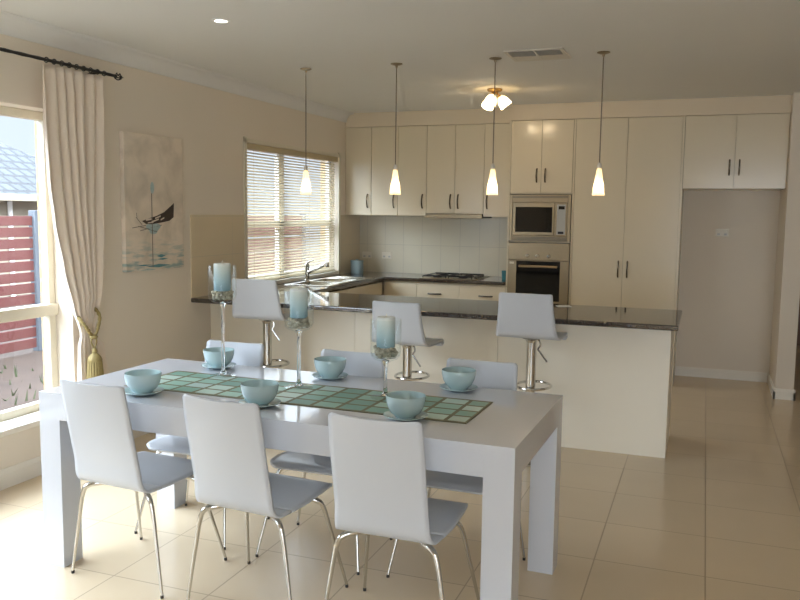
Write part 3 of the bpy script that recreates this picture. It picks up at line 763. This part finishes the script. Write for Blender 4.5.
# power points
def outlet(label, x, z, y, w=.115, name='power_outlet', cat='power point'):
    o_ = thing(name, label, cat, (x, y, z)); h = .072
    MB().box(-w/2, w/2, -.009, -.0002, -h/2, h/2).build('plate', M['plate'], o_, bevel=.003)
    for s_ in (-1, 1):
        MB().box(s_*w*.26-.008, s_*w*.26+.008, -.0115, -.0092, .008, .022).build('switch', M['plate'], o_, bevel=.001)
        MB().box(s_*w*.26-.012, s_*w*.26+.012, -.0095, -.0091, -.022, -.004).build('socket', M['screen'], o_)
outlet('white double power point on the tiles right above the canister corner', .10, 1.08, -.008)
outlet('white double power point on the tiles midway between canister and cooktop', .335, 1.083, -.008)
outlet('white power point on the wall of the empty fridge recess', 3.735, 1.396, 0)

# ------------------------------------------------------------------ venetian blind
vb = thing('venetian_blind', 'ivory venetian blind in the kitchen window', 'blind', (-.035, W2[0], W2[2]), 0)
BL = W2[1]-W2[0]; BH = W2[3]-W2[2]
MB().box(-.02, .035, .006, BL-.006, BH-.05, BH-.002).build('head_rail', M['blind_rail'], vb, bevel=.002)
b = MB(); n = 44; p = (BH-.075)/n; a = R(-38)
for i in range(n):
    z = .024+i*p
    q = [(-.0125, -.001), (0, .0006), (.0125, -.001), (.0125, -.0004), (0, .0012), (-.0125, -.0004)]
    b.poly([(x*math.cos(a)-zz*math.sin(a), .012, z+x*math.sin(a)+zz*math.cos(a)) for x, zz in q], (0, BL-.024, 0))
b.build('slats', M['blind'], vb, smooth=False)
MB().box(-.012, .012, .012, BL-.012, .003, .016).build('bottom_rail', M['blind'], vb, bevel=.002)
for y in (.16, .62, 1.2, BL-.16):
    MB().tube([(.014, y, .01), (.014, y, BH-.05)], .0012, 6).build('ladder_cord', M['blind_rail'], vb)
MB().tube([(.02, BL-.07, .3), (.02, BL-.07, BH-.05)], .0012, 6).lathe([(0, 0), (.007, .004), (.004, .03), (0, .032)], 12, (.02, BL-.07, .27)).build('pull_cord', M['blind_rail'], vb)

# ------------------------------------------------------------------ curtain and rod
RX, RZ = .12, 2.372
rod = thing('curtain_rod', 'dark twisted iron curtain rod above the big window', 'curtain rod', (RX, -4.095, RZ), 0)
b = MB().tube([(0, -3.4+i*3.4/60, -.006*(60-i)/60) for i in range(61)], [.0105 if (i % 2) else .0085 for i in range(61)], 12)
b.build('pole', M['black'], rod)
b = MB()
for k in range(6):
    aa = k*PI/3
    b.tube(spline([(.006*math.cos(aa), 0, .006*math.sin(aa)), (.02*math.cos(aa+.5), .016, .02*math.sin(aa+.5)), (.02*math.cos(aa+1.2), .035, .02*math.sin(aa+1.2)), (.004*math.cos(aa+1.8), .055, .004*math.sin(aa+1.8))], 5), .0035, 6)
b.lathe([(0, -.006), (.012, -.006), (.013, 0), (.012, .004), (0, .004)], 16); b.tube([(0, .05, 0), (0, .066, 0), (0, .078, 0)], [.006, .004, .001], 8)
b.build('finial', M['black'], rod)
MB().tube([(0, -.13, 0), (-.06, -.13, -.004), (-.119, -.13, -.01)], .007, 8).build('bracket', M['black'], rod)
for k in range(9):
    y = -.1-k*.058; MB().tube([(.014*math.cos(q), y, -.001+.014*math.sin(q)) for q in [2*PI*j/16 for j in range(16)]], .003, 6, loop=True).build('ring', M['black'], rod)
YL = [(.0, -4.47), (.5, -4.462), (.72, -4.45), (.80, -4.425), (.86, -4.445), (.943, -4.484), (1.198, -4.561), (1.487, -4.626), (1.711, -4.662), (2.04, -4.691), (2.36, -4.70)]
YRt = [(.0, -4.20), (.5, -4.21), (.72, -4.245), (.80, -4.335), (.86, -4.31), (.886, -4.298), (1.055, -4.256), (1.485, -4.23), (1.912, -4.205), (2.36, -4.187)]
ct = thing('curtain', 'cream floor-length curtain drawn aside beside the big window', 'curtain', (0, 0, 0), 0)
def cur(u, v):
    z = .02+v*2.33; yl, yr = lerp_table(YL, z), lerp_table(YRt, z)
    sq = max(0, 1-abs(z-.8)/.35)
    amp = .030-.012*sq; 
    ph = 2*PI*6.5*(u+.035*math.sin(3*u*PI+z*1.3))
    f = math.cos(ph)*(.75+.25*math.sin(11*u+2))
    if z > 2.24: f = f*.8
    x = RX-.012+amp*f-.008*sq
    return (x, yl+(yr-yl)*(u+.011*math.sin(ph*1.0+1)), z)
MB().grid(cur, 150, 70).build('cloth', M['curtain'], ct, solid=.003, angle=180)
# tie-back
tb = thing('curtain_tieback', 'olive-gold rope tieback with a tassel around the gathered curtain', 'tieback', (RX, -4.405, .8), 0)
rope = spline([(-.05, -.025, .12), (.0, -.06, .10), (.045, -.052, .045), (.052, -.008, -.008), (.05, .035, .03), (.03, .075, .11), (-.05, .095, .16), (-.117, .1, .17)], 8)
b = MB()
for k in range(2):
    P = []
    for i, q in enumerate(rope): P.append(q+Vector((.004*math.cos(i*1.1+k*PI), .004*math.sin(i*1.1+k*PI), .004*math.sin(i*1.1+k*PI))))
    b.tube(P, .0075, 8)
b.build('rope', M['gold_rope'], tb)
MB().tube(spline([(.052, -.018, -.01), (.056, -.03, -.04), (.058, -.006, -.085)], 5), .005, 8).tube(spline([(.052, .012, -.01), (.056, .014, -.04), (.058, -.006, -.085)], 5), .005, 8).lathe([(0, .012), (.02, .01), (.026, 0), (.02, -.01), (0, -.012)], 16, (.055, -.006, -.012)).build('knot', M['gold_rope'], tb)
MB().lathe([(0, -.08), (.012, -.082), (.017, -.1), (.015, -.11), (.026, -.12), (.038, -.135), (.043, -.15), (.042, -.16), (0, -.16)], 20, (.058, -.006, 0)).build('tassel_head', M['gold_rope'], tb)
b = MB(); sk_ = []
for j in range(9):
    rr_ = .04+.014*j/8; z = -.155-.17*j/8
    sk_.append((rr_, z))
b.lathe([(0, -.155)]+sk_+[(.046, -.326), (0, -.32)], 36, (.058, -.006, 0))
for v in b.bm.verts:
    d = Vector((v.co.x-.058, v.co.y+.006)); 
    if d.length > .02:
        ang = math.atan2(d.y, d.x); k = 1+.05*math.cos(ang*18); v.co.x = .058+d.x*k; v.co.y = -.006+d.y*k
b.build('tassel_skirt', M['gold_rope'], tb)

# ------------------------------------------------------------------ painting
pt = thing('canvas_painting', 'tall pale canvas with a dark beached boat, hung beside the curtain', 'painting', (0, -3.612, 1.138), 0)
MB().box(.002, .034, -.318, .318, 0, .918).build('canvas', M['canvas'], pt, bevel=.003)
PY = lambda y, z, x=.0343: (x, y+3.612, z-1.138)
MB().poly([PY(*q) for q in ((-3.76, 1.475), (-3.70, 1.49), (-3.60, 1.51), (-3.52, 1.535), (-3.43, 1.585), (-3.405, 1.60), (-3.412, 1.50), (-3.46, 1.475), (-3.56, 1.462), (-3.66, 1.452), (-3.72, 1.455))], (.0008, 0, 0)).build('painted_boat', M['paint_dark'], pt, smooth=False)
MB().poly([PY(-3.64+.07*math.cos(q)*(1+.3*math.sin(3*q)), 1.425+.04*math.sin(q), .0342) for q in [2*PI*k/18 for k in range(18)]], (.0006, 0, 0)).build('painted_splash', M['paint_pale'], pt, smooth=False)
MB().poly([PY(-3.645+.02*math.cos(q), 1.70+.04*math.sin(q)) for q in [2*PI*k/16 for k in range(16)]], (.0006, 0, 0)).build('painted_drop', M['paint_pale'], pt, smooth=False)
MB().box(.0343, .0353, -.044, -.037, .02, .525).build('painted_line', M['paint_line'], pt, smooth=False)
b = MB()
for (ya, za, yb, zb, h) in ((-3.72, 1.482, -3.66, 1.488, .006), (-3.66, 1.468, -3.58, 1.487, .005), (-3.62, 1.492, -3.56, 1.508, .005), (-3.70, 1.462, -3.64, 1.466, .004), (-3.56, 1.482, -3.52, 1.496, .005)):
    b.poly([PY(ya, za-h, .0352), PY(yb, zb-h, .0352), PY(yb, zb+h, .0352), PY(ya, za+h, .0352)], (.0005, 0, 0))
b.build('painted_planks', M['canvas'], pt, smooth=False)
b = MB()
for (yy, zz, l, h) in ((-3.56, 1.232, .05, .012), (-3.545, 1.21, .06, .007), (-3.59, 1.165, .14, .012), (-3.75, 1.175, .1, .006)):
    b.poly([PY(yy-l, zz), PY(yy, zz-h), PY(yy+l, zz), PY(yy, zz+h)], (.0007, 0, 0))
b.build('painted_water', M['paint_teal'], pt, smooth=False)
b = MB()
for (ya, za, yb, zb) in ((-3.82, 1.50, -3.76, 1.45), (-3.80, 1.44, -3.6, 1.40), (-3.86, 1.43, -3.72, 1.445), (-3.78, 1.41, -3.55, 1.445), (-3.815, 1.53, -3.81, 1.49)):
    n_ = Vector((0, -(zb-za), yb-ya)).normalized()*.0025
    p_, q_ = Vector(PY(ya, za)), Vector(PY(yb, zb)); b.poly([p_-n_, q_-n_, q_+n_, p_+n_], (.0005, 0, 0))
b.build('painted_rigging', M['paint_line'], pt, smooth=False)

# ------------------------------------------------------------------ lamps
def add_light(name, kind, loc, energy, color, **kw):
    l = bpy.data.lights.new(name, kind); l.energy = energy; l.color = color
    for k, v in kw.items(): setattr(l, k, v)
    o_ = bpy.data.objects.new(name, l); COL.objects.link(o_); o_.location = loc
    return o_
WARM = (1., .78, .5)
PX, PS, PYY, PZ = .833, .699, -2.915, 1.678
lab = ['slim pendant lamp hanging in front of the window blind', 'slim pendant lamp hanging before the single-door wall cabinets', 'slim pendant lamp hanging right below the three-lamp spotlight', 'slim pendant lamp hanging before the pantry doors']
pd = thing('pendant_lamp', lab[0], 'pendant lamp', (PX, PYY, H), 0, 'row of pendant lamps over the peninsula')
top = PZ+.175-H
MB().lathe([(0, -.0005), (.041, -.0005), (.041, -.005), (.026, -.011), (.01, -.014), (.006, -.028), (0, -.028)], 28).build('ceiling_plate', M['steel'], pd)
MB().tube([(0, 0, -.025), (0, 0, top+.03)], .0036, 8).build('cord', M['cord'], pd)
MB().lathe([(0, top+.035), (.006, top+.033), (.0135, top+.022), (.0145, top-.004), (.012, top-.006), (0, top-.006)], 20).build('lamp_holder', M['vent'], pd)
MB().lathe([(.0135, top+.004), (.016, top-.012), (.023, top-.06), (.032, top-.115), (.0395, top-.172), (.0395, top-.175)], 32).build('lamp_shade', M['shade'], pd, angle=180)
MB().lathe([(0, top-.006), (.008, top-.008), (.009, top-.05), (.013, top-.075), (.009, top-.1), (0, top-.105)], 16).build('bulb', M['bulb'], pd)
for i in range(1, 4): copy_thing(pd, (PX+PS*i, PYY, H), 0, lab[i])
for i in range(4): add_light('pendant_light', 'POINT', (PX+PS*i, PYY, PZ+.06), .4, WARM, shadow_soft_size=.012)
# ceiling spotlight
FX, FY = 1.90, -1.60
sp_ = thing('ceiling_spotlight', 'brass ceiling light with three frosted glass shades', 'ceiling lamp', (FX, FY, H), 0)
MB().lathe([(0, -.0005), (.062, -.0005), (.064, -.008), (.055, -.02), (.03, -.026), (.02, -.04), (0, -.042)], 28).build('base', M['brass'], sp_)
for k, ang in enumerate((140, 260, 20)):
    a = R(ang); d = Vector((math.cos(a)*.62, math.sin(a)*.62, -.785)); st = Vector((.02*math.cos(a), .02*math.sin(a), -.034))
    arm = MB().tube([st, st+d*.02], .009, 10).build('arm', M['brass'], sp_)
    q = d.to_track_quat('Z', 'Y'); c0 = st+d*.02
    ho = MB().lathe([(0, 0), (.016, .002), (.02, .012), (.02, .02), (0, .02)], 20).build('lamp_socket', M['brass'], sp_, loc=c0)
    ho.rotation_mode = 'QUATERNION'; ho.rotation_quaternion = q
    sh = MB().lathe([(.019, .014), (.031, .022), (.041, .045), (.048, .075), (.051, .1), (.05, .112)], 28).build('lamp_shade', M['shade2'], sp_, loc=c0, angle=180)
    sh.rotation_mode = 'QUATERNION'; sh.rotation_quaternion = q
    bu = MB().lathe([(0, .02), (.01, .022), (.02, .05), (.022, .065), (.015, .082), (0, .088)], 16).build('bulb', M['bulb'], sp_, loc=c0)
    bu.rotation_mode = 'QUATERNION'; bu.rotation_quaternion = q
    pl = Vector((FX, FY, H))+c0+d*.1
    add_light('spot_light', 'POINT', pl, 1.8, WARM, shadow_soft_size=.02)
# downlight
dl = thing('downlight', 'small recessed round downlight in the ceiling above the painting', 'downlight', (1.082, -4.401, H))
MB().lathe([(.036, -.0005), (.05, -.0005), (.05, -.004), (.036, -.007)], 28, closed=True).build('rim', M['white'], dl)
MB().lathe([(0, -.0005), (.0355, -.0005), (.034, -.004), (0, -.005)], 28).build('lamp', M['down'], dl)
# ceiling vent
vt = thing('ceiling_vent', 'square white air vent in the ceiling near the pendant lamps', 'vent', (2.335, -3.14, H))
VW, VD = .375, .35
b = MB(); e = .025
b.box(0, VW, 0, e, -.008, -.0005).box(0, VW, VD-e, VD, -.008, -.0005).box(0, e, e, VD-e, -.008, -.0005).box(VW-e, VW, e, VD-e, -.008, -.0005).box(VW/2-.008, VW/2+.008, e, VD-e, -.008, -.0005)
b.build('frame', M['vent'], vt, bevel=.002)
MB().box(e, VW-e, e, VD-e, -.002, -.0005).build('duct', M['vent_dark'], vt)
b = MB()
for (xa, xb) in ((e, VW/2-.008), (VW/2+.008, VW-e)):
    for i in range(5):
        y = e+.006+i*.03
        b.poly([(xa, y, -.014), (xa, y+.012, -.003), (xa, y+.0135, -.0025), (xa, y+.002, -.0145)], (xb-xa, 0, 0))
    b.box(xa, xb, e+.155, VD-e, -.0065, -.0025)
b.build('louvres', M['vent'], vt, smooth=False)

# ------------------------------------------------------------------ daylight
w = bpy.data.worlds.new('sky'); S.world = w; w.use_nodes = True
N, L = w.node_tree.nodes, w.node_tree.links; bg = N['Background']
tc = N.new('ShaderNodeTexCoord'); sp3 = N.new('ShaderNodeSeparateXYZ'); L.new(tc.outputs['Generated'], sp3.inputs[0])
up_ = N.new('ShaderNodeMapRange'); up_.inputs[1].default_value = .15; up_.inputs[2].default_value = .5; up_.inputs[3].default_value = .68; up_.inputs[4].default_value = 9.2; L.new(sp3.outputs[2], up_.inputs[0])
dt = N.new('ShaderNodeVectorMath'); dt.operation = 'DOT_PRODUCT'; L.new(tc.outputs['Generated'], dt.inputs[0]); dt.inputs[1].default_value = Vector((.05, -.92, .38)).normalized()
gl = N.new('ShaderNodeMapRange'); gl.inputs[1].default_value = .55; gl.inputs[2].default_value = 1.; gl.inputs[3].default_value = 0.; gl.inputs[4].default_value = 5.; L.new(dt.outputs['Value'], gl.inputs[0])
st = math_node(N, L, 'ADD', up_.outputs[0], gl.outputs[0])
bg.inputs[0].default_value = (.79, .90, 1.03, 1); L.new(math_node(N, L, 'MULTIPLY', st, 1.0), bg.inputs[1])
def portal(name, loc, rot, sx, sy):
    o_ = add_light(name, 'AREA', loc, 1, (1, 1, 1), shape='RECTANGLE', size=sx, size_y=sy); o_.rotation_euler = rot
    o_.data.cycles.is_portal = True
portal('window_portal', (-.215, (W1[0]+W1[1])/2, (W1[2]+W1[3])/2), (0, R(-90), 0), W1[3]-W1[2], W1[1]-W1[0])
portal('kitchen_portal', (-.215, (W2[0]+W2[1])/2, (W2[2]+W2[3])/2), (0, R(-90), 0), W2[3]-W2[2], W2[1]-W2[0])
portal('door_portal', ((D1[0]+D1[1])/2, YR-.12, D1[3]/2), (R(90), 0, 0), D1[1]-D1[0], D1[3])

# ------------------------------------------------------------------ camera
yaw, pitch, roll = R(20.4729), R(-6.1846), R(.7004)
fw = Vector((-math.sin(yaw)*math.cos(pitch), math.cos(yaw)*math.cos(pitch), math.sin(pitch)))
r0 = Vector((math.cos(yaw), math.sin(yaw), 0)); u0 = r0.cross(fw)
rt = r0*math.cos(roll)+u0*math.sin(roll); up3 = -r0*math.sin(roll)+u0*math.cos(roll)
cam = bpy.data.cameras.new('camera'); co = bpy.data.objects.new('camera', cam); COL.objects.link(co)
mm = Matrix((rt, up3, -fw)).transposed().to_4x4(); mm.translation = Vector((3.5869, -8.2948, 1.5569)); co.matrix_world = mm
cam.sensor_width = 36; cam.lens = 812.8089/800*36; cam.clip_start = .05
S.camera = co
S.view_settings.view_transform = 'Standard'; S.view_settings.look = 'None'; S.view_settings.gamma = 1; S.view_settings.use_curve_mapping = False
S.view_settings.exposure = .74
S.cycles.max_bounces = 12; S.cycles.diffuse_bounces = 6; S.cycles.transparent_max_bounces = 16; S.cycles.sample_clamp_indirect = 6
S.cycles.use_denoising = True
